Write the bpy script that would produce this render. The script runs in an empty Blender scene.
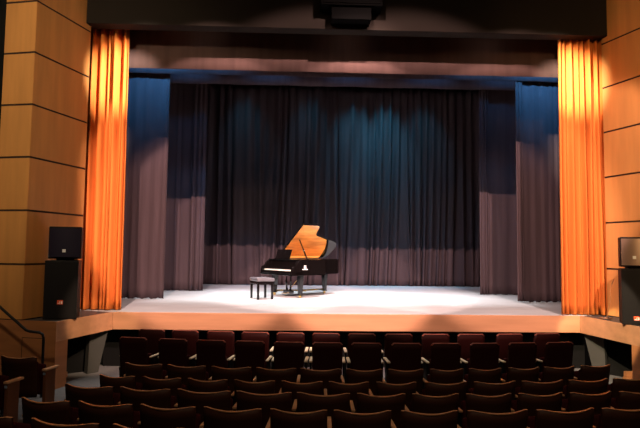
import bpy, bmesh, math, random
from mathutils import Vector, Matrix
random.seed(7)
col = bpy.context.scene.collection
PI = math.pi
R = math.radians
CAMZ = 2.38          # eye height above the front floor
STG = 1.13           # stage height
CX = 0.97            # centre line of the house

# ------------------------------------------------------------------ materials
def mat(name, color, rough=.6, metal=0., spec=.5, noise=0., nscale=(8, 8, 8), color2=None, sheen=0., coat=0., bump=0.):
    m = bpy.data.materials.new(name); m.use_nodes = True
    nt = m.node_tree; b = nt.nodes['Principled BSDF']
    b.inputs['Base Color'].default_value = (*color, 1)
    b.inputs['Roughness'].default_value = rough
    b.inputs['Metallic'].default_value = metal
    b.inputs['Specular IOR Level'].default_value = spec
    if sheen:
        b.inputs['Sheen Weight'].default_value = sheen
        b.inputs['Sheen Roughness'].default_value = .4
    if coat: b.inputs['Coat Weight'].default_value = coat; b.inputs['Coat Roughness'].default_value = .05
    if noise or bump:
        tc = nt.nodes.new('ShaderNodeTexCoord'); mp = nt.nodes.new('ShaderNodeMapping')
        mp.inputs['Scale'].default_value = nscale
        nz = nt.nodes.new('ShaderNodeTexNoise'); nz.inputs['Scale'].default_value = 1; nz.inputs['Detail'].default_value = 4
        nt.links.new(tc.outputs['Object'], mp.inputs[0]); nt.links.new(mp.outputs[0], nz.inputs['Vector'])
        if noise:
            rp = nt.nodes.new('ShaderNodeValToRGB')
            c2 = color2 or tuple(c * (1 - noise) for c in color)
            rp.color_ramp.elements[0].position = .32; rp.color_ramp.elements[1].position = .68
            rp.color_ramp.elements[0].color = (*c2, 1); rp.color_ramp.elements[1].color = (*color, 1)
            nt.links.new(nz.outputs['Fac'], rp.inputs[0]); nt.links.new(rp.outputs[0], b.inputs['Base Color'])
        if bump:
            bp = nt.nodes.new('ShaderNodeBump'); bp.inputs['Strength'].default_value = bump
            nt.links.new(nz.outputs['Fac'], bp.inputs['Height']); nt.links.new(bp.outputs[0], b.inputs['Normal'])
    return m

M = {
 'panel': mat('panel_wood', (.62, .285, .085), .42, noise=.22, nscale=(5, 5, .5)),
 'joint': mat('panel_joint', (.03, .012, .006), .8),
 'apron': mat('apron_wood', (.46, .23, .12), .38, noise=.2, nscale=(.8, 6, 9)),
 'platwood': mat('platform_wood', (.40, .16, .06), .5, noise=.25, nscale=(1.5, 1.5, 9)),
 'stagefloor': mat('stage_floor', (.45, .49, .52), .5, noise=.18, nscale=(.9, 2.2, 1)),
 'blackfloor': mat('black_vinyl', (.05, .05, .055), .5),
 'header': mat('header_paint', (.022, .017, .014), .8, spec=.08, noise=.12, nscale=(1, 1, 1)),
 'black': mat('matt_black', (.006, .006, .006), .85, spec=.08),
 'boxblack': mat('box_black', (.002, .002, .002), .9, spec=.03),
 'carpet': mat('house_floor', (.13, .13, .135), .9, spec=.2, noise=.2, nscale=(12, 12, 12)),
 'grey': mat('grey_plaster', (.034, .035, .030), .8, noise=.15, nscale=(3, 3, 3)),
 'orange': mat('orange_velour', (.66, .185, .035), .8, spec=.15, noise=.25, nscale=(9, 9, .4)),
 'velour': mat('charcoal_velour', (.072, .050, .055), .9, spec=.08, noise=.22, nscale=(7, 7, .5)),
 'borderv': mat('border_velour', (.11, .068, .062), .9, spec=.05, noise=.2, nscale=(7, 7, .5)),
 'velourblk': mat('black_velour', (.056, .039, .043), .9, spec=.08, noise=.2, nscale=(7, 7, .5)),
 'piano': mat('black_lacquer', (.004, .003, .003), .10, spec=.4),
 'lid_reflect': mat('amber_reflection', (.80, .34, .09), .25, noise=.55, nscale=(1.2, 6, 3), coat=.6),  # amber stands in for the gold plate reflected in black lacquer
 'gold': mat('gold_plate', (.95, .62, .16), .35, metal=.35),
 'soundboard': mat('spruce', (.85, .52, .2), .5, noise=.15, nscale=(2, 14, 2)),
 'ivory': mat('white_keys', (.85, .83, .78), .3),
 'blackkey': mat('black_keys', (.01, .01, .01), .3),
 'plate_reflection': mat('gold_strip_reflection', (1., .72, .25), .4),  # bright colour for the painted reflection strip on the lid
 'brass': mat('brass', (.8, .55, .2), .3, metal=1.),
 'white': mat('white_print', (.85, .85, .85), .5),
 'leather': mat('stool_leather', (.10, .095, .11), .4),
 'spk': mat('speaker_paint', (.006, .005, .006), .6, spec=.2),
 'grille': mat('speaker_grille', (.014, .010, .026), .5, spec=.3, metal=.2),
 'grille_sheen': mat('speaker_grille_bronze_sheen', (.30, .20, .15), .35, metal=.5),  # highlight sheen painted into the grille colour
 'badge': mat('orange_badge', (.75, .10, .03), .5),
 'shellA': mat('maroon_shell', (.034, .006, .005), .55, spec=.15),
 'shellB': mat('dark_brown_shell', (.055, .02, .011), .5, spec=.2, noise=.2, nscale=(4, 4, 20)),
 'edge': mat('plywood_edge_lit', (.85, .45, .22), .4),  # plywood tone lightened for the light its top catches
 'edgeA': mat('maroon_edge_lit', (.55, .17, .11), .4),  # maroon lightened the same way for caught light
 'uphol': mat('maroon_upholstery', (.05, .008, .009), .9, spec=.1),
 'arm': mat('blond_armrest', (.88, .74, .52), .35),
 'armB': mat('oak_armrest', (.80, .50, .27), .4),
 'steel': mat('black_steel', (.008, .008, .009), .5, spec=.25),
 'endwood': mat('end_panel_wood', (.22, .09, .04), .45, noise=.2, nscale=(8, 8, 1)),
 'blue': mat('blue_plate', (.35, .5, .7), .4),
}

# ------------------------------------------------------------------ mesh helpers
class MB:
    """collects pieces for ONE mesh object"""
    def __init__(s): s.bm = bmesh.new(); s.idx = 0; s.mats = []
    def mi(s, m):
        if m not in s.mats: s.mats.append(m)
        return s.mats.index(m)
    def box(s, c, size, m, rot=None, bev=0.):
        t = bmesh.new(); bmesh.ops.create_cube(t, size=1)
        bmesh.ops.scale(t, vec=size, verts=t.verts)
        if bev: bmesh.ops.bevel(t, geom=list(t.edges), offset=bev, segments=2, affect='EDGES', profile=.5)
        mtx = Matrix.Translation(c) @ (rot.to_4x4() if rot else Matrix())
        s.merge(t, m, mtx); return s
    def b(s, x0, x1, y0, y1, z0, z1, m, bev=0.):
        return s.box(((x0+x1)/2, (y0+y1)/2, (z0+z1)/2), (abs(x1-x0), abs(y1-y0), abs(z1-z0)), m, bev=bev)
    def merge(s, t, m, mtx=None, smooth=False):
        if mtx: bmesh.ops.transform(t, matrix=mtx, verts=t.verts)
        i = s.mi(m)
        vm = {v: s.bm.verts.new(v.co) for v in t.verts}
        for f in t.faces:
            try: nf = s.bm.faces.new([vm[v] for v in f.verts])
            except ValueError: continue
            nf.material_index = i; nf.smooth = smooth or f.smooth
        t.free()
    def prism(s, poly, z0, z1, m, mtx=None, bev=0.):
        t = bmesh.new()
        f = t.faces.new([t.verts.new((x, y, z0)) for x, y in poly])
        r = bmesh.ops.extrude_face_region(t, geom=[f])
        bmesh.ops.translate(t, vec=(0, 0, z1-z0), verts=[v for v in r['geom'] if isinstance(v, bmesh.types.BMVert)])
        bmesh.ops.recalc_face_normals(t, faces=t.faces)
        if bev: bmesh.ops.bevel(t, geom=list(t.edges), offset=bev, segments=2, affect='EDGES', profile=.5)
        s.merge(t, m, mtx); return s
    def tube(s, pts, r, m, n=10, r1=None):
        pts = [Vector(p) for p in pts]; t = bmesh.new(); rings = []
        for i, p in enumerate(pts):
            a = pts[max(i-1, 0)]; b_ = pts[min(i+1, len(pts)-1)]
            d = (b_-a).normalized(); q = d.to_track_quat('Z', 'Y')
            rr = r if r1 is None else r+(r1-r)*i/(len(pts)-1)
            rings.append([t.verts.new(p+q@Vector((math.cos(k*2*PI/n)*rr, math.sin(k*2*PI/n)*rr, 0))) for k in range(n)])
        for i in range(len(rings)-1):
            for k in range(n):
                f = t.faces.new((rings[i][k], rings[i][(k+1) % n], rings[i+1][(k+1) % n], rings[i+1][k])); f.smooth = True
        t.faces.new(rings[0][::-1]); t.faces.new(rings[-1])
        s.merge(t, m); return s
    def lathe(s, prof, m, c=(0, 0, 0), n=16):
        t = bmesh.new(); rings = []
        for r, z in prof: rings.append([t.verts.new((c[0]+r*math.cos(k*2*PI/n), c[1]+r*math.sin(k*2*PI/n), c[2]+z)) for k in range(n)])
        for i in range(len(rings)-1):
            for k in range(n):
                f = t.faces.new((rings[i][k], rings[i][(k+1) % n], rings[i+1][(k+1) % n], rings[i+1][k])); f.smooth = True
        t.faces.new(rings[0][::-1]); t.faces.new(rings[-1])
        s.merge(t, m); return s
    def build(s, name, parent=None):
        bmesh.ops.recalc_face_normals(s.bm, faces=s.bm.faces)
        me = bpy.data.meshes.new(name); s.bm.to_mesh(me); s.bm.free()
        for m in s.mats: me.materials.append(M[m])
        o = bpy.data.objects.new(name, me); col.objects.link(o)
        if parent: o.parent = parent
        return o

def tag(o, label=None, cat=None, group=None, kind=None):
    if label: o['label'] = label
    if cat: o['category'] = cat
    if group: o['group'] = group
    if kind: o['kind'] = kind
    return o
def empty(name, loc, rz=0, label=None, cat=None, group=None):
    o = bpy.data.objects.new(name, None); col.objects.link(o)
    o.empty_display_size = .1
    o.location = loc; o.rotation_euler = (0, 0, rz)
    return tag(o, label, cat, group)
def copy_tree(root, skip=()):
    r = root.copy(); col.objects.link(r)
    for ch in list(root.children):
        if ch.name.split('.')[0] in skip: continue
        c = ch.copy(); col.objects.link(c); c.parent = r
        for g in list(ch.children):
            d = g.copy(); col.objects.link(d); d.parent = c
    return r
def struct(o, label=None, cat=None): return tag(o, label, cat, kind='structure')

# ------------------------------------------------------------------ the house floor (raked towards the back)
PROF = [(-1.5, .42), (3.0, .26), (4.5, .17), (5.0, .14), (5.8, .08), (6.5, .03), (7.2, 0.), (11.7, 0.)]
def floorz(y):
    for (a, za), (b_, zb) in zip(PROF, PROF[1:]):
        if y <= b_: return za+(zb-za)*max(0, (y-a))/(b_-a)
    return 0.
fm = MB()
t = bmesh.new(); top = []; bot = []
for y, z in PROF:
    top.append((t.verts.new((-7.5, y, z)), t.verts.new((9.5, y, z))))
    bot.append((t.verts.new((-7.5, y, -.2)), t.verts.new((9.5, y, -.2))))
for i in range(len(PROF)-1):
    t.faces.new((top[i][0], top[i][1], top[i+1][1], top[i+1][0]))
    t.faces.new((bot[i][0], bot[i][1], bot[i+1][1], bot[i+1][0]))
    t.faces.new((top[i][0], top[i+1][0], bot[i+1][0], bot[i][0]))
    t.faces.new((top[i][1], top[i+1][1], bot[i+1][1], bot[i][1]))
t.faces.new((top[0][0], top[0][1], bot[0][1], bot[0][0])); t.faces.new((top[-1][0], top[-1][1], bot[-1][1], bot[-1][0]))
fm.merge(t, 'carpet')
struct(fm.build('floor'), 'dark grey auditorium floor sloping to the stage', 'floor')

# ------------------------------------------------------------------ stage
SL, SR, SY = -3.70, 5.66, 11.08          # stage front corners
PLc, PRc = (-4.13, 9.56), (5.89, 9.36)   # corners of the side platforms
m = MB()
m.prism([(SL, SY+.04), (SR, SY+.04), (SR+.9, SY+.4), (9.0, 13), (9.0, 21.2), (-7.2, 21.2), (-7.2, 13), (SL-.9, SY+.4)], STG-.10, STG, 'stagefloor')
struct(m.build('floor_stage'), 'pale brightly lit stage floor', 'floor')
FB = STG-.335
m = MB()
m.b(SL, SR, SY, SY+.04, FB, STG+.002, 'apron', bev=.006)
struct(m.build('trim_1'), 'straight pale wood apron along the stage front edge', 'trim')
m = MB(); m.b(SL-.3, SR+.3, SY+.42, SY+.5, 0, STG-.10, 'black')
struct(m.build('wall_under_stage'), 'black recessed wall under the stage front', 'wall')

def quad_slab(p0, p1, z0, z1, th, mname, side):
    """upright slab from p0 to p1 in plan, thickness th to one side"""
    d = (Vector(p1)-Vector(p0)).normalized(); n = Vector((-d.y, d.x))*th*side
    return [tuple(p0), tuple(p1), (p1[0]+n.x, p1[1]+n.y), (p0[0]+n.x, p0[1]+n.y)]

def platform(s):
    left = s < 0
    a = (SL, SY) if left else (SR, SY); c = PLc if left else PRc
    d = Vector((-.975, .22)) if left else Vector((.975, .22))     # the outer front runs off sideways
    e = (c[0]+d.x*3.0, c[1]+d.y*3.0)
    sd = -1 if left else 1
    nm = 'left' if left else 'right'
    # platform deck, level with the stage
    m = MB(); deck = [a, c, e, (e[0], 12.4), (a[0], 12.4)]
    inner = [(a[0]+.02*sd, a[1]), (c[0]+.03*sd, c[1]+.04), (e[0], e[1]+.04), (e[0], 12.0), (a[0]+.2*sd, 12.0), (a[0]+.2*sd, SY+.12)]
    m.prism(inner, STG-.1, STG-.004, 'blackfloor')
    struct(m.build('floor_platform_'+nm), 'dark deck of the %s side platform' % nm, 'floor')
    # wood fascia: angled side piece then outer piece full height
    m = MB()
    m.prism(quad_slab(a, c, 0, 0, .05, '', -1 if left else 1), FB, STG+.002, 'apron' )
    struct(m.build('trim_2' if left else 'trim_3'), 'angled wood fascia turning from the stage to the %s platform' % nm, 'trim')
    m = MB()
    m.prism(quad_slab(c, e, 0, 0, .05, '', 1 if not left else -1), 0, STG+.001, 'platwood')
    # pier facing the aisle
    dv = (Vector(a)-Vector(c)).normalized()
    p1 = (c[0]+dv.x*.30, c[1]+dv.y*.30)
    m.prism(quad_slab(c, p1, 0, 0, .16, '', 1 if left else -1), 0, FB, 'platwood')
    struct(m.build('wall_platform_'+nm), 'wooden front and corner pier of the %s side platform' % nm, 'wall')
    # dark recess below
    m = MB()
    q = [(c[0]+.75*sd, c[1]+.9), (a[0]+.45*sd, a[1]-.1), (a[0]+.55*sd, a[1]-.1), (c[0]+.85*sd, c[1]+.9)]
    m.prism(q, 0, STG-.1, 'black')
    struct(m.build('wall_recess_'+nm), 'black recess wall under the %s platform' % nm, 'wall')
    # lit grey part of the skirt wall, its shadow edge built as a taper
    g0 = Vector((a[0]-.03*sd*0, a[1]+.12)); g1 = Vector((a[0]+.40*sd, a[1]-.42))
    t = bmesh.new()
    def P(v, z): return t.verts.new((v.x, v.y, z))
    gb = g0.lerp(g1, .34); off = Vector((.1*sd, .10))
    pa, pb, pc, pd = g0.lerp(g1, .48), g0.lerp(g1, .82), g0.lerp(g1, .78), g0.lerp(g1, .18)
    v = [P(pa, 0), P(pb, 0), P(pc, FB+.05), P(pd, FB+.05)]
    w = [P(pa+off, 0), P(pb+off, 0), P(pc+off, FB+.05), P(pd+off, FB+.05)]
    t.faces.new(v); t.faces.new(w[::-1])
    for i in range(4): t.faces.new((v[i], v[(i+1) % 4], w[(i+1) % 4], w[i]))
    m = MB(); m.merge(t, 'grey')
    struct(m.build('wall_lit_part_'+nm), 'lit grey wall part, tapered along its shadow edge, under the %s end of the stage' % nm, 'wall')
    # low wooden step in the recess
    m = MB(); cx = c[0]+.30*sd; cy = c[1]+.85
    m.b(cx-.13, cx+.13, cy-.11, cy+.11, 0, .10, 'platwood', bev=.008)
    m.b(cx-.11, cx+.11, cy+.0, cy+.11, .10, .2, 'platwood', bev=.008)
    tag(m.build('wooden_step'), 'small wooden step in the dark recess beside the %s corner pier' % nm, 'step')
platform(-1); platform(1)

# access hatch in the left platform front
dl = Vector((-.975, .22)); nl = Vector((-.22, -.975))
m = MB()
q0 = Vector(PLc)+dl*.22+nl*.012; q1 = Vector(PLc)+dl*.64+nl*.012
for a_, b_, z0, z1 in ((q0, q1, .84, .85), (q0, q0+dl*.012, .08, .85), (q1-dl*.012, q1, .08, .85), (q0, q1, .08, .09)):
    m.prism(quad_slab(tuple(a_), tuple(b_), 0, 0, .014, '', -1), z0, z1, 'joint')
m.prism(quad_slab(tuple(q0+dl*.012), tuple(q1-dl*.012), 0, 0, .010, '', -1), .09, .84, 'platwood')
struct(m.build('door_1'), 'flush wooden hatch in the left platform front', 'door')

# ------------------------------------------------------------------ proscenium walls of wood panels
JZ = [4.4096+CAMZ-k*.93988 for k in range(-3, 6)]   # heights of the joints
def wall_facets(name, pts, wid_marks, label, sd):
    m = MB()
    for (p, q) in zip(pts, pts[1:]):
        p = Vector(p); q = Vector(q); d = (q-p).normalized(); n = Vector((-d.y, d.x))*sd
        back = [tuple(p+n*.012), tuple(q+n*.012), tuple(q+n*.10), tuple(p+n*.10)]
        m.prism(back, STG, JZ[0], 'joint')
        zs = JZ+[STG]
        for z1, z0 in zip(zs, zs[1:]):
            if z1-z0 < .05: continue
            a = p+d*.006; b_ = q-d*.006
            m.prism([tuple(a), tuple(b_), tuple(b_+n*.02), tuple(a+n*.02)], z0+.018, z1-.018, 'panel')
    return struct(m.build(name), label, 'wall')
wall_facets('wall_left', [(-4.36, 11.12), (-4.785, 9.72), (-5.40, 9.86)], None, 'wooden panelled wall left of the stage', -1)
wall_facets('wall_right', [(6.25, 11.12), (6.68, 9.72), (7.3, 9.86)], None, 'wooden panelled wall right of the stage', 1)
for sd, x, nm in ((-1, -5.5, 'left'), (1, 7.4, 'right')):
    m = MB(); m.b(x-.06, x+.06, 9.96, 12.2, STG, 9.6, 'black'); m.b(min(x, x+sd*2.2), max(x, x+sd*2.2), 12.2, 12.3, 0, 9.6, 'black')
    struct(m.build('wall_return_'+nm), 'black return wall beyond the %s wood panels' % nm, 'wall')
    m = MB(); x0 = -4.66 if sd < 0 else 6.46
    m.b(x0, x0+.1, 11.14, 11.32, STG, 9.6, 'black')
    struct(m.build('trim_%d' % (4 if sd < 0 else 5)), 'black jamb beside the %s stage curtain' % nm, 'trim')
# header over the opening
m = MB(); m.b(-4.40, 6.29, 10.95, 11.25, 4.53+CAMZ, 9.6, 'header', bev=.01)
struct(m.build('wall_header'), 'dark painted header wall over the stage opening', 'wall')
# stage house shell
m = MB(); m.b(-7.3, 9.1, 21.2, 21.3, STG-.1, 9.6, 'black'); struct(m.build('wall_back'), 'black rear wall of the stage house', 'wall')
m = MB(); m.b(-7.3, -7.2, 12.3, 21.2, STG-.1, 9.6, 'black'); struct(m.build('wall_stage_left'), 'black side wall of the stage house on the left', 'wall')
m = MB(); m.b(9.0, 9.1, 12.3, 21.2, STG-.1, 9.6, 'black'); struct(m.build('wall_stage_right'), 'black side wall of the stage house on the right', 'wall')
m = MB(); m.b(-7.3, 9.1, 11.25, 21.3, 9.6, 9.7, 'black'); struct(m.build('ceiling'), 'black ceiling above the stage', 'ceiling')

# loudspeaker cluster hung on the header
r = empty('hanging_speaker', (.93, 10.75, 7.42), 0, 'black loudspeaker box hung at the centre of the dark header over the stage', 'speaker')
m = MB(); m.b(-.62, .62, -.16, .18, -.16, .75, 'boxblack', bev=.015); m.build('cabinet', r)
m = MB(); m.b(-.40, .40, -.10, .16, -.42, -.165, 'boxblack', bev=.015); m.build('lower_cabinet', r)
m = MB(); m.b(-.57, .57, -.178, -.165, -.12, .70, 'boxblack', bev=.004); m.build('grille', r)
m = MB(); m.lathe([(.0, -.004), (.028, -.004), (.028, .004), (.0, .004)], 'white', n=12)
o = m.build('badge', r); o.rotation_euler = (PI/2, 0, 0); o.location = (.0, -.184, -.02)

# ------------------------------------------------------------------ curtains
def curtain(name, x0, x1, y, z0, z1, amp, waves, mname, label, cat='curtain', seed=1, rows=24, per=10, slant=0., sway=.0, hem=.0, ytilt=0., group=None, flat_top=True, thick=.012, gather=0., lean=0.):
    rnd = random.Random(seed)
    # irregular pleats: cumulative random widths
    wild = mname == 'orange'
    ws = [rnd.uniform(.35 if wild else .6, 1.9 if wild else 1.5) for _ in range(waves)]; S = sum(ws); amps = [(rnd.uniform(.35, 1.1)*min(1.3, w_) if wild else rnd.uniform(.55, 1.2)) for w_ in ws]
    us = []; ps = []
    acc = 0
    for k, w in enumerate(ws):
        for i in range(per):
            us.append((acc+w*i/per)/S); ps.append((k, i/per))
        acc += w
    us.append(1); ps.append((waves-1, 1.))
    ph = [rnd.uniform(-1, 1) for _ in range(waves+1)]
    bm = bmesh.new(); grid = []
    for j in range(rows+1):
        v = j/rows; z = z0+(z1-z0)*v; row = []
        for u, (k, f) in zip(us, ps):
            fall = 1-.45*v*flat_top
            s = math.sin(f*2*PI)
            a = amp*amps[k]*fall*(1+.25*math.sin(ph[k]*9+v*4))
            yy = y+ytilt*u - a*(s+.25*math.sin(2*f*2*PI+ph[k]*3))+lean*(1-v)
            xx = x0+(x1-x0)*u + sway*(1-v)**2*math.sin(ph[k]*6+u*11)*.5 + gather*(u-.5)*(1-v)
            xx += slant*(1-v)*(1 if x1 > x0 else -1)
            zz = z + (hem*(math.sin(u*37+seed)+.6*math.sin(u*91)) if j == 0 else 0)
            row.append(bm.verts.new((xx, yy, zz)))
        grid.append(row)
    for j in range(rows):
        for i in range(len(us)-1):
            f = bm.faces.new((grid[j][i], grid[j][i+1], grid[j+1][i+1], grid[j+1][i])); f.smooth = True
    me = bpy.data.meshes.new(name); bm.to_mesh(me); bm.free(); me.materials.append(M[mname])
    o = bpy.data.objects.new(name, me); col.objects.link(o)
    sm = o.modifiers.new('thickness', 'SOLIDIFY'); sm.thickness = thick; sm.offset = 0
    return tag(o, label, cat, group)

SB = STG+.015
curtain('stage_curtain', -4.78, -3.70, 11.46, SB, 7.25, .10, 9, 'orange', 'orange pleated stage curtain drawn open at the left of the stage', seed=3, flat_top=False, gather=.05, rows=30)
curtain('stage_curtain', 5.39, 6.38, 11.27, SB, 7.25, .09, 9, 'orange', 'orange pleated stage curtain drawn open at the right of the stage', seed=11, flat_top=False, gather=.05, rows=30)
# legs
curtain('leg_curtain', -5.1, -3.47, 14.12, SB, 7.25, .018, 7, 'velour', 'nearer wide charcoal leg curtain on the left, beside the orange curtain', 'curtain', seed=5, hem=.012)
curtain('leg_curtain', 5.74, 7.0, 14.10, SB, 7.25, .018, 6, 'velour', 'nearer wide charcoal leg curtain on the right, beside the orange curtain', 'curtain', seed=6, hem=.012)
curtain('leg_curtain', 5.55, 5.73, 14.02, SB+.02, 7.2, .025, 2, 'velour', 'narrow folded edge of charcoal cloth beside the nearer right leg curtain', 'curtain', seed=16)
curtain('leg_curtain', -4.5, -3.42, 17.0, SB, 8.1, .012, 4, 'velour', 'farther charcoal leg curtain on the left, upstage of the wide one', 'curtain', seed=8, hem=.008)
curtain('leg_curtain', -3.40, -2.98, 16.9, SB, 8.1, .035, 3, 'velour', 'narrow pleated charcoal curtain hanging at the stage side of the farther left leg', 'curtain', seed=9)
curtain('leg_curtain', 5.36, 5.64, 16.4, SB, 8.1, .035, 3, 'velour', 'narrow pleated charcoal curtain hanging at the stage side of the farther right leg', 'curtain', seed=10)
curtain('leg_curtain', 5.65, 7.3, 16.5, SB, 8.1, .012, 5, 'velour', 'farther charcoal leg curtain on the right, upstage of the wide one', 'curtain', seed=12, hem=.008)
# back curtain in two halves
curtain('back_curtain', -4.2, 1.35, 20.1, SB, 8.5, .12, 17, 'velourblk', 'left half of the tall pleated black back curtain behind the piano', 'curtain', seed=21, sway=.35, rows=30)
curtain('back_curtain', 1.30, 7.2, 20.25, SB, 8.5, .12, 19, 'velourblk', 'right half of the tall pleated black back curtain', 'curtain', seed=23, sway=.35, rows=30)
# borders
curtain('border_curtain', -4.35, 6.20, 11.80, 3.91+CAMZ, 8.6, .006, 10, 'borderv', 'nearest black border curtain just under the header, its lower edge lit pink', 'border curtain', seed=31, rows=8)
curtain('border_curtain', -5.2, 7.2, 13.98, 4.51+CAMZ, 8.9, .008, 12, 'velour', 'middle border curtain, lit blue at both ends, above the nearer leg curtains', 'border curtain', seed=32, rows=8, hem=.006)
curtain('border_curtain', -4.8, 7.4, 16.15, 4.92+CAMZ, 9.1, .01, 12, 'velour', 'farthest dark border curtain across the top of the back curtain', 'border curtain', seed=33, rows=8, hem=.006)

# ------------------------------------------------------------------ grand piano
TH = R(37)
pr = empty('grand_piano', (-.67, 15.02, STG), TH, 'black grand piano with its lid raised, alone on the bright stage', 'piano')
def bez(p0, p1, p2, p3, n):
    out = []
    for i in range(n):
        t_ = i/n; a = (1-t_)**3; b_ = 3*(1-t_)**2*t_; c_ = 3*(1-t_)*t_*t_; d_ = t_**3
        out.append((a*p0[0]+b_*p1[0]+c_*p2[0]+d_*p3[0], a*p0[1]+b_*p1[1]+c_*p2[1]+d_*p3[1]))
    return out
LN = 2.36
def outline(x0, ins=0.):
    yb, yt = .75-ins, -.75+ins
    L = LN-ins
    pts = [(x0, yb), (x0, yt), (1.06, yt)]
    pts += bez((1.08, yt), (1.26, yt), (1.10, -.36+ins), (1.38, -.29+ins), 10)
    pts += bez((1.38, -.29+ins), (1.52, -.25+ins), (1.64, -.20+ins), (1.78, -.15+ins), 4)
    pts += bez((1.78, -.15+ins), (2.12, -.05+ins), (L, -.04+ins), (L, .34), 10)
    pts += bez((L, .34), (L, .60), (2.34, yb), (2.12, yb), 7)
    pts.append((2.12, yb))
    return pts
# rim: ring between outer and inner outline
def ring(m, outer, inner, z0, z1, mname):
    t = bmesh.new(); n = len(outer)
    A = [t.verts.new((*p, z0)) for p in outer]; B = [t.verts.new((*p, z1)) for p in outer]
    C_ = [t.verts.new((*p, z0)) for p in inner]; D_ = [t.verts.new((*p, z1)) for p in inner]
    for i in range(n):
        j = (i+1) % n
        t.faces.new((A[i], A[j], B[j], B[i])); t.faces.new((D_[i], D_[j], C_[j], C_[i]))
        t.faces.new((B[i], B[j], D_[j], D_[i])); t.faces.new((C_[i], C_[j], A[j], A[i]))
    m.merge(t, mname)
m = MB(); ring(m, outline(.30), outline(.36, .05), .62, 1.02, 'piano')
m.prism(outline(.30, .01), .60, .64, 'piano'); m.build('case', pr)
m = MB(); m.prism(outline(.38, .06), .90, .93, 'soundboard'); m.build('soundboard', pr)
m = MB(); ring(m, outline(.40, .065), outline(.50, .16), .932, .995, 'gold')
for k, (ya, yb) in enumerate(((-.45, -.45), (-.1, .1), (.2, .35), (.45, .55))):
    m.tube([(.5, ya, .97), (1.9 if k > 1 else 1.25+.45*k, yb+.1, .97)], .022, 'gold')
m.box((.52, 0, .97), (.16, 1.36, .05), 'gold'); m.build('iron_plate', pr)
m = MB()
for k in range(26):
    y = -.55+k*.045; m.tube([(.6, y, .955), (min(1.15+.045*k, 2.0), min(y+.10, .62), .955)], .003, 'brass', n=4)
m.build('strings', pr)
# keyboard
m = MB(); m.b(-.02, .32, -.75, .75, .59, .70, 'piano', bev=.008); m.b(-.03, .0, -.70, .70, .64, .715, 'piano', bev=.004); m.build('key_bed', pr)
m = MB()
for k in range(52):
    y = -.61+k*.0235; m.b(.01, .16, y, y+.0225, .70, .745, 'ivory', bev=.0015)
m.build('white_keys', pr)
m = MB()
for k in range(51):
    if k % 7 in (1, 4): continue
    y = -.61+(k+1)*.0235; m.b(.06, .16, y-.006, y+.006, .745, .757, 'blackkey')
m.build('black_keys', pr)
for s in (-1, 1):
    m = MB(); prof = [(-.04, .60), (.34, .60), (.34, 1.02), (.22, 1.0), (.12, .92), (.08, .84), (.0, .82), (-.02, .76)]
    mt = Matrix(((1, 0, 0, 0), (0, 0, 1, .68*s if s > 0 else -.75), (0, 1, 0, 0), (0, 0, 0, 1)))
    m.prism(prof, 0, .07, 'piano', mtx=mt, bev=.006); m.build('arm', pr)
m = MB(); m.box((.20, 0, .86), (.02, 1.36, .24), 'piano', rot=Matrix.Rotation(R(12), 3, 'Y'), bev=.004); m.build('fallboard', pr)
m = MB(); m.b(.18, .60, -.66, .66, 1.0, 1.025, 'piano', bev=.004); m.build('desk_shelf', pr)
m = MB(); m.box((.30, 0.10, 1.155), (.02, .68, .27), 'piano', rot=Matrix.Rotation(R(18), 3, 'Y'), bev=.008)
m.box((.25, .10, 1.035), (.06, .66, .02), 'piano', bev=.004); m.build('music_desk', pr)
# lid folded front flap lies on the lid; main lid raised
PH = R(37.5)
def lid_mtx(): return Matrix.Translation((0, .76, 1.035)) @ Matrix.Rotation(-PH, 4, 'X') @ Matrix.Translation((0, -.76, 0))
lo = [(x, y) for x, y in outline(.55, -.015)]
m = MB(); m.prism(lo, 0, .022, 'piano', mtx=lid_mtx(), bev=.003); lid = m.build('lid', pr)
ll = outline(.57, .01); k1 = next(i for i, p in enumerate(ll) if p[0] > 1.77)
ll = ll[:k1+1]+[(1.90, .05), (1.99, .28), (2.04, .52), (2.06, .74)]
m = MB(); m.prism(ll, -.006, .0, 'lid_reflect', mtx=lid_mtx())  # reflection of the gold plate painted as a thin amber sheet
tag(m.build('lid_reflection', lid), 'painted amber reflection under the raised lid')
m = MB(); m.prism([(.58, .752), (.58, .66), (2.04, .66), (2.04, .752)], -.014, -.007, 'plate_reflection', mtx=lid_mtx()); m.build('plate_reflection', lid)  # strip added as the plate's brightest reflection, in colour only
m = MB(); m.prism([(.55, .765), (.55, -.765), (1.06, -.765), (1.06, .765)], .024, .046, 'piano', mtx=lid_mtx(), bev=.003); m.build('front_flap', lid)
m = MB(); m.tube([(.52, -.70, 1.0), (.74, -.035, 1.555)], .02, 'piano', n=8); m.build('prop_stick', pr)
# legs with brass casters
for (lx, ly) in ((.36, -.60), (.36, .60), (1.95, .32)):
    m = MB()
    t = bmesh.new(); bmesh.ops.create_cube(t, size=1)
    for v in t.verts:
        k = 1 if v.co.z > 0 else .62
        v.co = Vector((v.co.x*.15*k, v.co.y*.15*k, .36+v.co.z*.56))
    bmesh.ops.bevel(t, geom=list(t.edges), offset=.008, segments=2, affect='EDGES'); m.merge(t, 'piano', Matrix.Translation((lx, ly, 0)))
    m.b(lx-.06, lx+.06, ly-.06, ly+.06, .075, .10, 'piano', bev=.008)
    lg = m.build('leg', pr)
    m = MB(); m.tube([(lx-.018, ly, .038), (lx+.018, ly, .038)], .037, 'brass', n=14); m.box((lx, ly, .07), (.05, .05, .02), 'brass'); m.build('caster', lg)
m = MB()
for s in (-1, 1): m.tube([(.42, s*.09, .65), (.40, s*.11, .4), (.42, s*.08, .16)], .028, 'piano')
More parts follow.
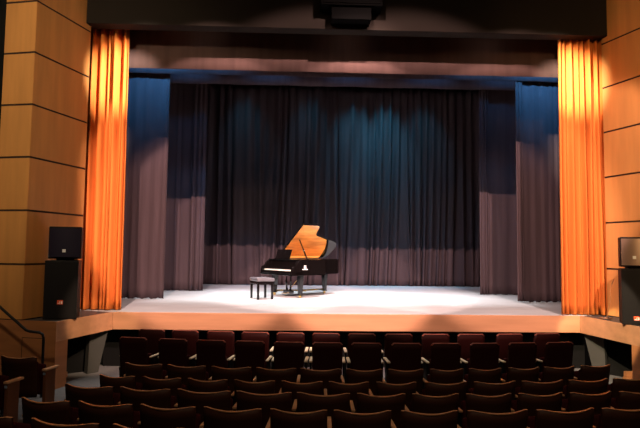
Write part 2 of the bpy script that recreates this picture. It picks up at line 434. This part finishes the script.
m.b(.34, .48, -.16, .16, .09, .17, 'piano', bev=.008); m.tube([(.46, -.08, .6), (.80, -.05, .62)], .01, 'piano'); m.tube([(.46, .06, .15), (.95, .06, .64)], .01, 'brass')
ly_ = m.build('pedal_lyre', pr)
m = MB()
for (lx, ly) in ((.36, -.60), (.36, .60), (1.95, .32)): m.tube([(lx, ly, .13), (.95, .0, .15)], .022, 'brass', n=8)
m.lathe([(0, .12), (.07, .12), (.07, .17), (0, .17)], 'brass', c=(.95, 0, 0)); m.build('leg_brace', pr)
for k in (-1, 0, 1):
    m = MB(); m.b(.22, .35, k*.07-.018, k*.07+.018, .085, .097, 'brass', bev=.003); m.build('pedal', ly_)
# maker's emblem on the bent side: a little lyre over a bar
m = MB()
yf = -.757; ex = .40; ez = .76
m.box((ex, yf, ez), (.17, .004, .022), 'white')
for q in (-1, 1): m.tube([(ex+q*.008, yf, ez+.02), (ex+q*.034, yf, ez+.05), (ex+q*.018, yf, ez+.085), (ex+q*.034, yf, ez+.105)], .008, 'white', n=6)
m.tube([(ex-.02, yf, ez+.075), (ex+.02, yf, ez+.075)], .006, 'white', n=6); m.tube([(ex, yf, ez+.02), (ex, yf, ez+.105)], .006, 'white', n=6)
tag(m.build('emblem', pr), 'small white lyre emblem on the case side')

# stool
sr = empty('piano_stool', (-1.02, 14.45, STG), R(37-14), 'dark padded piano stool with square legs in front of the keyboard', 'stool')
m = MB(); m.box((0, 0, .50), (.48, .66, .09), 'leather', bev=.03)
for i in (-1, 0, 1):
    for j in (-1, 0, 1): m.lathe([(0, 0), (.012, 0), (.008, .006), (0, .008)], 'leather', c=(i*.14, j*.18, .543), n=8)
m.build('seat', sr)
m = MB(); m.box((0, 0, .425), (.46, .62, .07), 'piano', bev=.006); m.build('frame', sr)
for i in (-1, 1):
    for j in (-1, 1):
        m = MB(); m.box((i*.19, j*.27, .20), (.055, .055, .40), 'piano', bev=.005); m.build('leg', sr)
for j in (-1, 1):
    m = MB(); m.tube([(0, j*.31, .42), (0, j*.345, .42)], .03, 'piano', n=12); m.build('height_knob', sr)

# ------------------------------------------------------------------ loudspeakers at the sides
def speaker(name, loc, rz, w, d, h, label, grm, badge, bz, curve=.04, bx=0.):
    r = empty(name, loc, rz, label, 'speaker')
    m = MB(); m.prism([(-w/2, -d/2+.03), (w/2, -d/2+.03), (w/2*.82, d/2), (-w/2*.82, d/2)], 0.0, h, 'spk', bev=.012); m.build('cabinet', r)
    n = 12; pts = []
    for i in range(n+1):
        u = -1+2*i/n; pts.append((u*(w/2-.02), -d/2+.03-curve*(1-u*u)))
    pts = pts+[(w/2-.02, -d/2+.029), (-w/2+.02, -d/2+.029)]
    m = MB(); m.prism(pts, .03, h-.03, grm); m.build('grille', r)
    m = MB()
    yb = -d/2+.03-curve
    if badge == 'badge':
        m.box((bx, yb-.003, bz), (.095, .008, .075), 'badge', bev=.002)
        m.box((bx, yb-.008, bz-.005), (.012, .004, .05), 'white'); m.box((bx-.025, yb-.008, bz-.02), (.022, .004, .012), 'white'); m.box((bx+.03, yb-.008, bz-.005), (.02, .004, .045), 'white')
    else:
        m.box((bx, yb-.003, bz), (.055, .008, .055), 'white', bev=.002)
    m.build('badge', r)
    return r
speaker('subwoofer', (-4.265, 10.12, STG), R(9), .56, .50, 1.03, 'large black floor speaker beside the left orange curtain, under the smaller one', 'spk', 'badge', .30, .01)
speaker('loudspeaker', (-4.235, 10.12, STG+1.032+.03), R(9), .55, .42, .57, 'smaller black loudspeaker on top of the left floor speaker', 'grille', 'w', .14)
speaker('subwoofer', (6.11, 9.90, STG), R(-18), .58, .50, 1.00, 'large black floor speaker beside the right orange curtain, under the smaller one', 'spk', 'badge', .12, .01, -.06)
speaker('loudspeaker', (6.11, 9.90, STG+1.032), R(-18), .58, .42, .54, 'loudspeaker with bronze sheen painted in its grille on top of the right floor speaker', 'grille_sheen', 'w', .17, .04, -.07)
for i, (x, y, a) in enumerate(((-4.235, 10.12, 9), (6.11, 9.90, -18))):
    m = MB(); m.box((0, .02, .0), (.30, .26, .028), 'spk', bev=.003)
    o = m.build('spacer_board', None); o.location = (x, y, STG+(1.047 if i == 0 else 1.016)); o.rotation_euler = (0, 0, R(a))
    tag(o, 'thin black spacer board between the two %s speakers' % ('left' if i == 0 else 'right'), 'board')
m = MB(); m.tube([(5.86, 10.35, STG+.01), (5.79, 10.32, STG+.1), (5.82, 10.25, STG+.35), (5.80, 10.2, STG+.62), (5.84, 10.14, STG+.8)], .007, 'platwood', n=6)
tag(m.build('speaker_cable'), 'thin tan cable hanging beside the right speaker stack', 'cable')
m = MB(); m.tube([(5.80, 10.62, STG+.022), (5.88, 10.55, STG+.022), (5.97, 10.52, STG+.025), (6.04, 10.58, STG+.022)], .014, 'endwood', n=8)
tag(m.build('coiled_strap'), 'tan loop of cable lying on the platform at the foot of the right curtain', 'cable')

# handrail by the left platform
m = MB()
m.tube([(-5.5, 9.28, 1.87), (-4.89, 9.2, 1.41), (-4.42, 9.13, 1.05), (-4.36, 9.12, 1.035), (-4.19, 9.10, 1.02), (-4.14, 9.10, .99), (-4.125, 9.10, .93), (-4.12, 9.10, .0)], .022, 'steel', n=10)
tag(m.build('handrail'), 'bent black steel handrail in front of the left platform', 'handrail')

# ------------------------------------------------------------------ theatre seats
def shell(w, z0, z1, depth, th, tilt, round_, n=14, mr=6, sag=0.):
    """curved back: middle bulges to -Y; returns a bmesh of constant thickness and rounded upper corners"""
    t = bmesh.new(); F = []; B = []
    for j in range(mr+1):
        v = j/mr; fr = []; br = []
        for i in range(n+1):
            u = -1+2*i/n
            z = z0+(z1-z0)*v
            # rounded corners
            d = max(0, abs(u)-(1-2*round_/w))*w/2
            zc = (z1-(round_-math.sqrt(max(0, round_**2-d*d))) if d > 0 else z1)-sag*(1-u*u)
            if z1-z0 < .05: z0_ = z0-(z1-zc)
            else: z0_ = z0
            z = z0_+(zc-z0_)*v
            ww = w/2*(1-.06*(1-v))
            y = -depth*(1-u*u)-tilt*v
            fr.append(t.verts.new((u*ww, y-th/2, z))); br.append(t.verts.new((u*ww, y+th/2, z)))
        F.append(fr); B.append(br)
    for j in range(mr):
        for i in range(n):
            f = t.faces.new((F[j][i], F[j][i+1], F[j+1][i+1], F[j+1][i])); f.smooth = True
            f = t.faces.new((B[j][i+1], B[j][i], B[j+1][i], B[j+1][i+1])); f.smooth = True
        t.faces.new((F[j][0], F[j+1][0], B[j+1][0], B[j][0])); t.faces.new((F[j][n], B[j][n], B[j+1][n], F[j+1][n]))
    for i in range(n):
        t.faces.new((F[0][i], B[0][i], B[0][i+1], F[0][i+1])); t.faces.new((F[mr][i], F[mr][i+1], B[mr][i+1], B[mr][i]))
    return t
def make_seat(kind):
    A = kind == 'A'
    H = 1.04 if A else .84
    w = .46 if A else .515
    dep = .012 if A else .085; sg = .0 if A else .018
    rnd = .03 if A else .012
    r = empty('theatre_seat', (0, 0, 0))
    m = MB(); m.merge(shell(w, .42 if A else .30, H, dep, .016, .06, rnd, sag=sg), 'shellA' if A else 'shellB'); m.build('back_shell', r)
    # edge banding along the top, caught light painted into its colour
    t = shell(w-.004, H-.007, H+.003, dep, .019 if A else .021, .0, rnd, sag=sg)
    for v in t.verts: v.co.y -= .06
    m = MB(); m.merge(t, 'edgeA' if A else 'edge'); tag(m.build('top_edge', r), 'wood edge along the backrest top, lightened by painted-in light')
    t = shell(w-.05, .46 if A else .36, H-(.04 if A else .05), dep*.9, .05, .055, .04, sag=sg)
    for v in t.verts: v.co.y += .045
    m = MB(); m.merge(t, 'uphol'); m.build('back_cushion', r)
    m = MB(); m.box((0, .16, .56 if A else .50), (w-.08, .09, .40), 'uphol', rot=Matrix.Rotation(R(-10), 3, 'X'), bev=.03); m.build('seat_cushion', r)
    if A:
        for s in (-1, 1):
            x = s*.250
            m = MB(); m.b(x-.025, x+.025, .03, .40, .715, .74, 'arm', bev=.008); m.build('armrest', r)
            m = MB(); m.b(x-.014, x+.014, .06, .30, .10, .714, 'steel', bev=.004); m.b(x-.018, x+.018, -.02, .34, 0, .03, 'steel', bev=.004)
            m.tube([(x, .10, .02), (x, .02, .55)], .013, 'steel'); m.build('leg', r)
    else:
        x = -.288
        m = MB(); m.b(x-.021, x+.021, .0, .38, .625, .65, 'armB', bev=.008); m.build('armrest', r)
        m = MB(); m.b(x-.014, x+.014, .03, .30, .03, .624, 'steel', bev=.004); m.b(x-.022, x+.022, -.02, .34, 0, .03, 'steel', bev=.004); m.build('leg', r)
    return r
protoA = make_seat('A'); protoB = make_seat('B')
usedp = set()
def put(proto, x, y, rz, sx, label, group, extra=None, z=None):
    if proto.name in usedp: o = copy_tree(proto, skip=('end_panel', 'number_plate'))
    else: o = proto; usedp.add(proto.name)
    o.location = (x, y, floorz(y) if z is None else z); o.rotation_euler = (0, 0, rz); o.scale = (sx, 1, 1)
    tag(o, label, 'theatre seat', group)
    return o
ORD = ['leftmost', 'second from the left', 'third from the left', 'fourth from the left', 'fifth from the left', 'sixth from the left', 'seventh from the left', 'eighth from the left', 'ninth from the left', 'tenth from the left', 'eleventh from the left', 'twelfth from the left']
ROWS = [
 ('A', .0214, 1.41, 9.02, 1.05, [-2.46, -1.89, -1.30, -.73, -.155, .42, 1.0, 1.60, 2.21, 2.80, 3.46, 4.12], 'maroon flat-backed seat, %s, row nearest the stage', None),
 ('A', .0255, 1.287, 8.297, 1.02, [-2.56, -1.93, -1.34, -.75, -.165, .41, .99, 1.59, 2.19, 2.79, 3.39, 4.00], 'tall maroon seat, %s, second row from the stage', None),
 ('B', .0320, .889, 7.411, .82, [-2.12, -1.52, -.91, -.31, .28, .86, 1.41, 1.97, 2.50, 3.06, 3.59, 4.16], 'brown seat, %s, third row from the stage', [.54, .54, .54, .54, .54, .49, .48, .46, .46, .46, .47, .48]),
 ('B', .0352, .95, 6.458, .845, [-2.18, -1.62, -1.07, -.52, .03, .57, 1.12, 1.70, 2.29, 2.89, 3.49, 4.10], 'brown seat, %s, fourth row from the stage', [.46, .48, .48, .48, .48, .47, .47, .50, .52, .54, .54, .54]),
 ('B', .0362, 1.154, 5.735, .845, [-2.27, -1.63, -.99, -.36, .25, .84, 1.40, 1.96, 2.52, 3.09, 3.67], 'brown seat, %s, fifth row from the stage', [.58, .57, .58, .58, .55, .50, .49, .49, .49, .49, .50]),
 ('B', .0420, .943, 4.94, .84, [-2.39, -1.78, -1.18, -.59, .0, .56, 1.15, 1.77, 2.41, 3.05], 'brown seat, %s, sixth row from the stage', [.53, .55, .53, .53, .51, .51, .51, .56, .57, .57]),
 ('B', .0450, 1.0, 4.22, .83, [-2.62, -1.87, -1.16, -.48], 'dark brown seat, %s, bottom row nearest the camera', [.58, .62, .60, .58]),
]
ri = 0
for kind, a, xv, y0, hz, xs, lab, ws in ROWS:
    ri += 1
    for k, x in enumerate(xs):
        y = y0+a*(x-xv)**2+.06
        rz = math.atan(2*a*(x-xv))
        pr_ = protoA if kind == 'A' else protoB
        sx = 1. if ws is None else ws[k]/.515
        o = put(pr_, x, y, rz, sx, lab % ORD[k], 'seats in row %d from the stage' % ri); o.scale.z = hz/1.04 if kind == 'A' else (hz+.012)/.84
# side block seats with wooden end panels at the aisle
for i, (x, y, lab) in enumerate(((-3.89, 7.95, 'angled dark seat in front of the handrail at the left side'),
                                 (-4.02, 7.20, 'nearer angled seat at the left edge with a wooden aisle end panel'))):
    o = put(protoB, x, y, R(-12), 1.08, lab, None); o.scale.z = 1.05
    for ch in list(o.children):
        if ch.name.startswith('armrest') or ch.name.startswith('leg'):
            pass
    xr = .31
    m = MB(); m.b(xr-.03, xr+.03, .02, .32, .635, .665, 'armB', bev=.008); tag(m.build('armrest', o), 'light wooden armrest over the end panel')
    m = MB(); m.b(xr-.022, xr+.022, .04, .25, 0, .634, 'endwood', bev=.006); ep = m.build('end_panel', o)
    m = MB(); m.box((xr, .032, .60), (.035, .006, .03), 'blue', bev=.001); m.build('number_plate', ep)

# ------------------------------------------------------------------ lights
def spot(name, loc, tgt, power, color, size, blend=.3, rad=.08):
    l = bpy.data.lights.new(name, 'SPOT'); l.energy = power; l.color = color; l.spot_size = R(size); l.spot_blend = blend; l.shadow_soft_size = rad
    o = bpy.data.objects.new(name, l); col.objects.link(o); o.location = loc
    o.rotation_euler = (Vector(tgt)-Vector(loc)).to_track_quat('-Z', 'Y').to_euler(); return o
def area(name, loc, tgt, power, color, sx, sy):
    l = bpy.data.lights.new(name, 'AREA'); l.shape = 'RECTANGLE'; l.size = sx; l.size_y = sy; l.energy = power; l.color = color
    o = bpy.data.objects.new(name, l); col.objects.link(o); o.location = loc
    o.rotation_euler = (Vector(tgt)-Vector(loc)).to_track_quat('-Z', 'Y').to_euler(); return o
# front of house spots, cut off by header and border
for x, p in ((-1.85, 1.), (1.15, 1.15), (4.4, .9)):
    spot('front_spot', (x, 1.0, 11.15), (x, 15.5, 1.13), 14000*p, (1., .64, .55), 24.4, .16, .06)
for x, tx in ((-1.6, 3.9), (4.4, -1.6)):
    spot('front_wash', (x, 1.0, 11.15), (tx, 14.5, 1.13), 10500, (1., .64, .56), 31, .25, .06)
# overhead stage lights, cool white, straight down
for x, y, p in ((-1.6, 14.1, .7), (.4, 14.0, .9), (2.2, 14.1, .8), (4.0, 14.3, .4), (-2.6, 15.4, .8), (-.6, 15.2, 1.), (1.4, 15.2, 1.), (3.2, 15.4, .8), (4.8, 15.3, .5), (-.9, 17.8, .8), (1.6, 17.8, .8), (3.9, 17.8, .7)):
    spot('overhead_spot', (x, y, 8.7), (x*.95, y-(.2 if y < 17 else 1.2), STG), 2100*p, (1., .95, .94), 42, .8, .15)
# blue lights on upper curtains
for x, tx, p in ((-3.7, -4.0, 700), (-2.6, -2.4, 350), (6.1, 6.3, 800), (4.7, 4.6, 300)):
    spot('blue_spot', (x, 12.5, 7.9), (tx, 14.1, 6.9), p, (.09, .42, .95), 80, 1., .1)
for x, p in ((-2.2, 250), (.2, 300), (1.9, 1100), (3.0, 1500), (4.4, 500)):
    spot('teal_spot', (x, 19.0, 9.4), (x+.1, 20.1, 5.2), p*1.2, (.07, .50, .80), 48, 1., .1)
for x, p in ((-3.4, 110), (-1.0, 90), (1.4, 80), (3.8, 90), (6.0, 110)):
    spot('blue_spot', (x, 15.0, 8.4), (x, 16.4, 6.6), p, (.10, .38, .9), 85, 1., .1)
# warm spots on the orange curtains
spot('curtain_spot', (-.4, 7.4, 7.75), (-3.72, 11.4, 6.0), 12000, (1., .84, .70), 18, 1., .08)
spot('curtain_spot', (2.4, 7.4, 7.75), (5.68, 11.4, 6.0), 12500, (1., .82, .64), 18, 1., .08)
# warm wall washers
spot('wall_washer', (-4.8, 3.0, 8.0), (-5.1, 10.1, 5.2), 1400, (1., .78, .50), 70, 1., .2)
spot('wall_washer', (3.0, 4.2, 7.6), (6.9, 10.1, 4.9), 640, (1., .62, .28), 75, 1., .2)
# side light from the right house boom: throws the speaker shadow on the curtain
spot('boom_spot', (6.4, 2.0, 4.1), (6.1, 11.3, 2.3), 800, (1., .62, .30), 27, .7, .04)
# cross lights on the angled fascias
spot('cross_spot', (-1.0, 1.0, 8.5), (5.78, 10.5, .75), 16000, (1., .78, .50), 7.2, .25, .03)
spot('cross_spot', (3.0, 1.0, 8.5), (-3.85, 10.7, .9), 8000, (1., .70, .45), 7, .5, .03)
# added unseen spots behind the header, brightening the front-row armrests
for x in (-2.2, .9, 4.0):
    spot('added_electric_spot', (x, 11.42, 7.35), (x, 8.9, .8), 1300, (1., .93, .85), 42, .6, .1)
# dim house light
area('house_light', (1., 1.5, 9.2), (1., 6.5, 0), 150, (1., .66, .42), 8, 3)

w = bpy.data.worlds.new('World'); bpy.context.scene.world = w; w.use_nodes = True
w.node_tree.nodes['Background'].inputs[0].default_value = (.02, .015, .012, 1); w.node_tree.nodes['Background'].inputs[1].default_value = .15

# ------------------------------------------------------------------ camera
f, pt, ro, ya = 550., .0674125, .0118921, .0327226
F = Vector((math.sin(ya)*math.cos(pt), math.cos(ya)*math.cos(pt), math.sin(pt)))
R0 = Vector((math.cos(ya), -math.sin(ya), 0)); U0 = R0.cross(F)
rv = math.cos(ro)*R0+math.sin(ro)*U0; uv = -math.sin(ro)*R0+math.cos(ro)*U0
cd = bpy.data.cameras.new('Camera'); cam = bpy.data.objects.new('Camera', cd); col.objects.link(cam)
cd.sensor_width = 36; cd.lens = f/640*36; cd.clip_end = 200; cd.clip_start = .05
mw = Matrix.Identity(4)
for i in range(3): mw[i][0] = rv[i]; mw[i][1] = uv[i]; mw[i][2] = -F[i]
mw.translation = Vector((0, 0, CAMZ)); cam.matrix_world = mw
sc = bpy.context.scene; sc.camera = cam
sc.view_settings.view_transform = 'Standard'; sc.view_settings.look = 'None'; sc.view_settings.exposure = 0; sc.view_settings.gamma = 1
sc.view_settings.use_curve_mapping = False
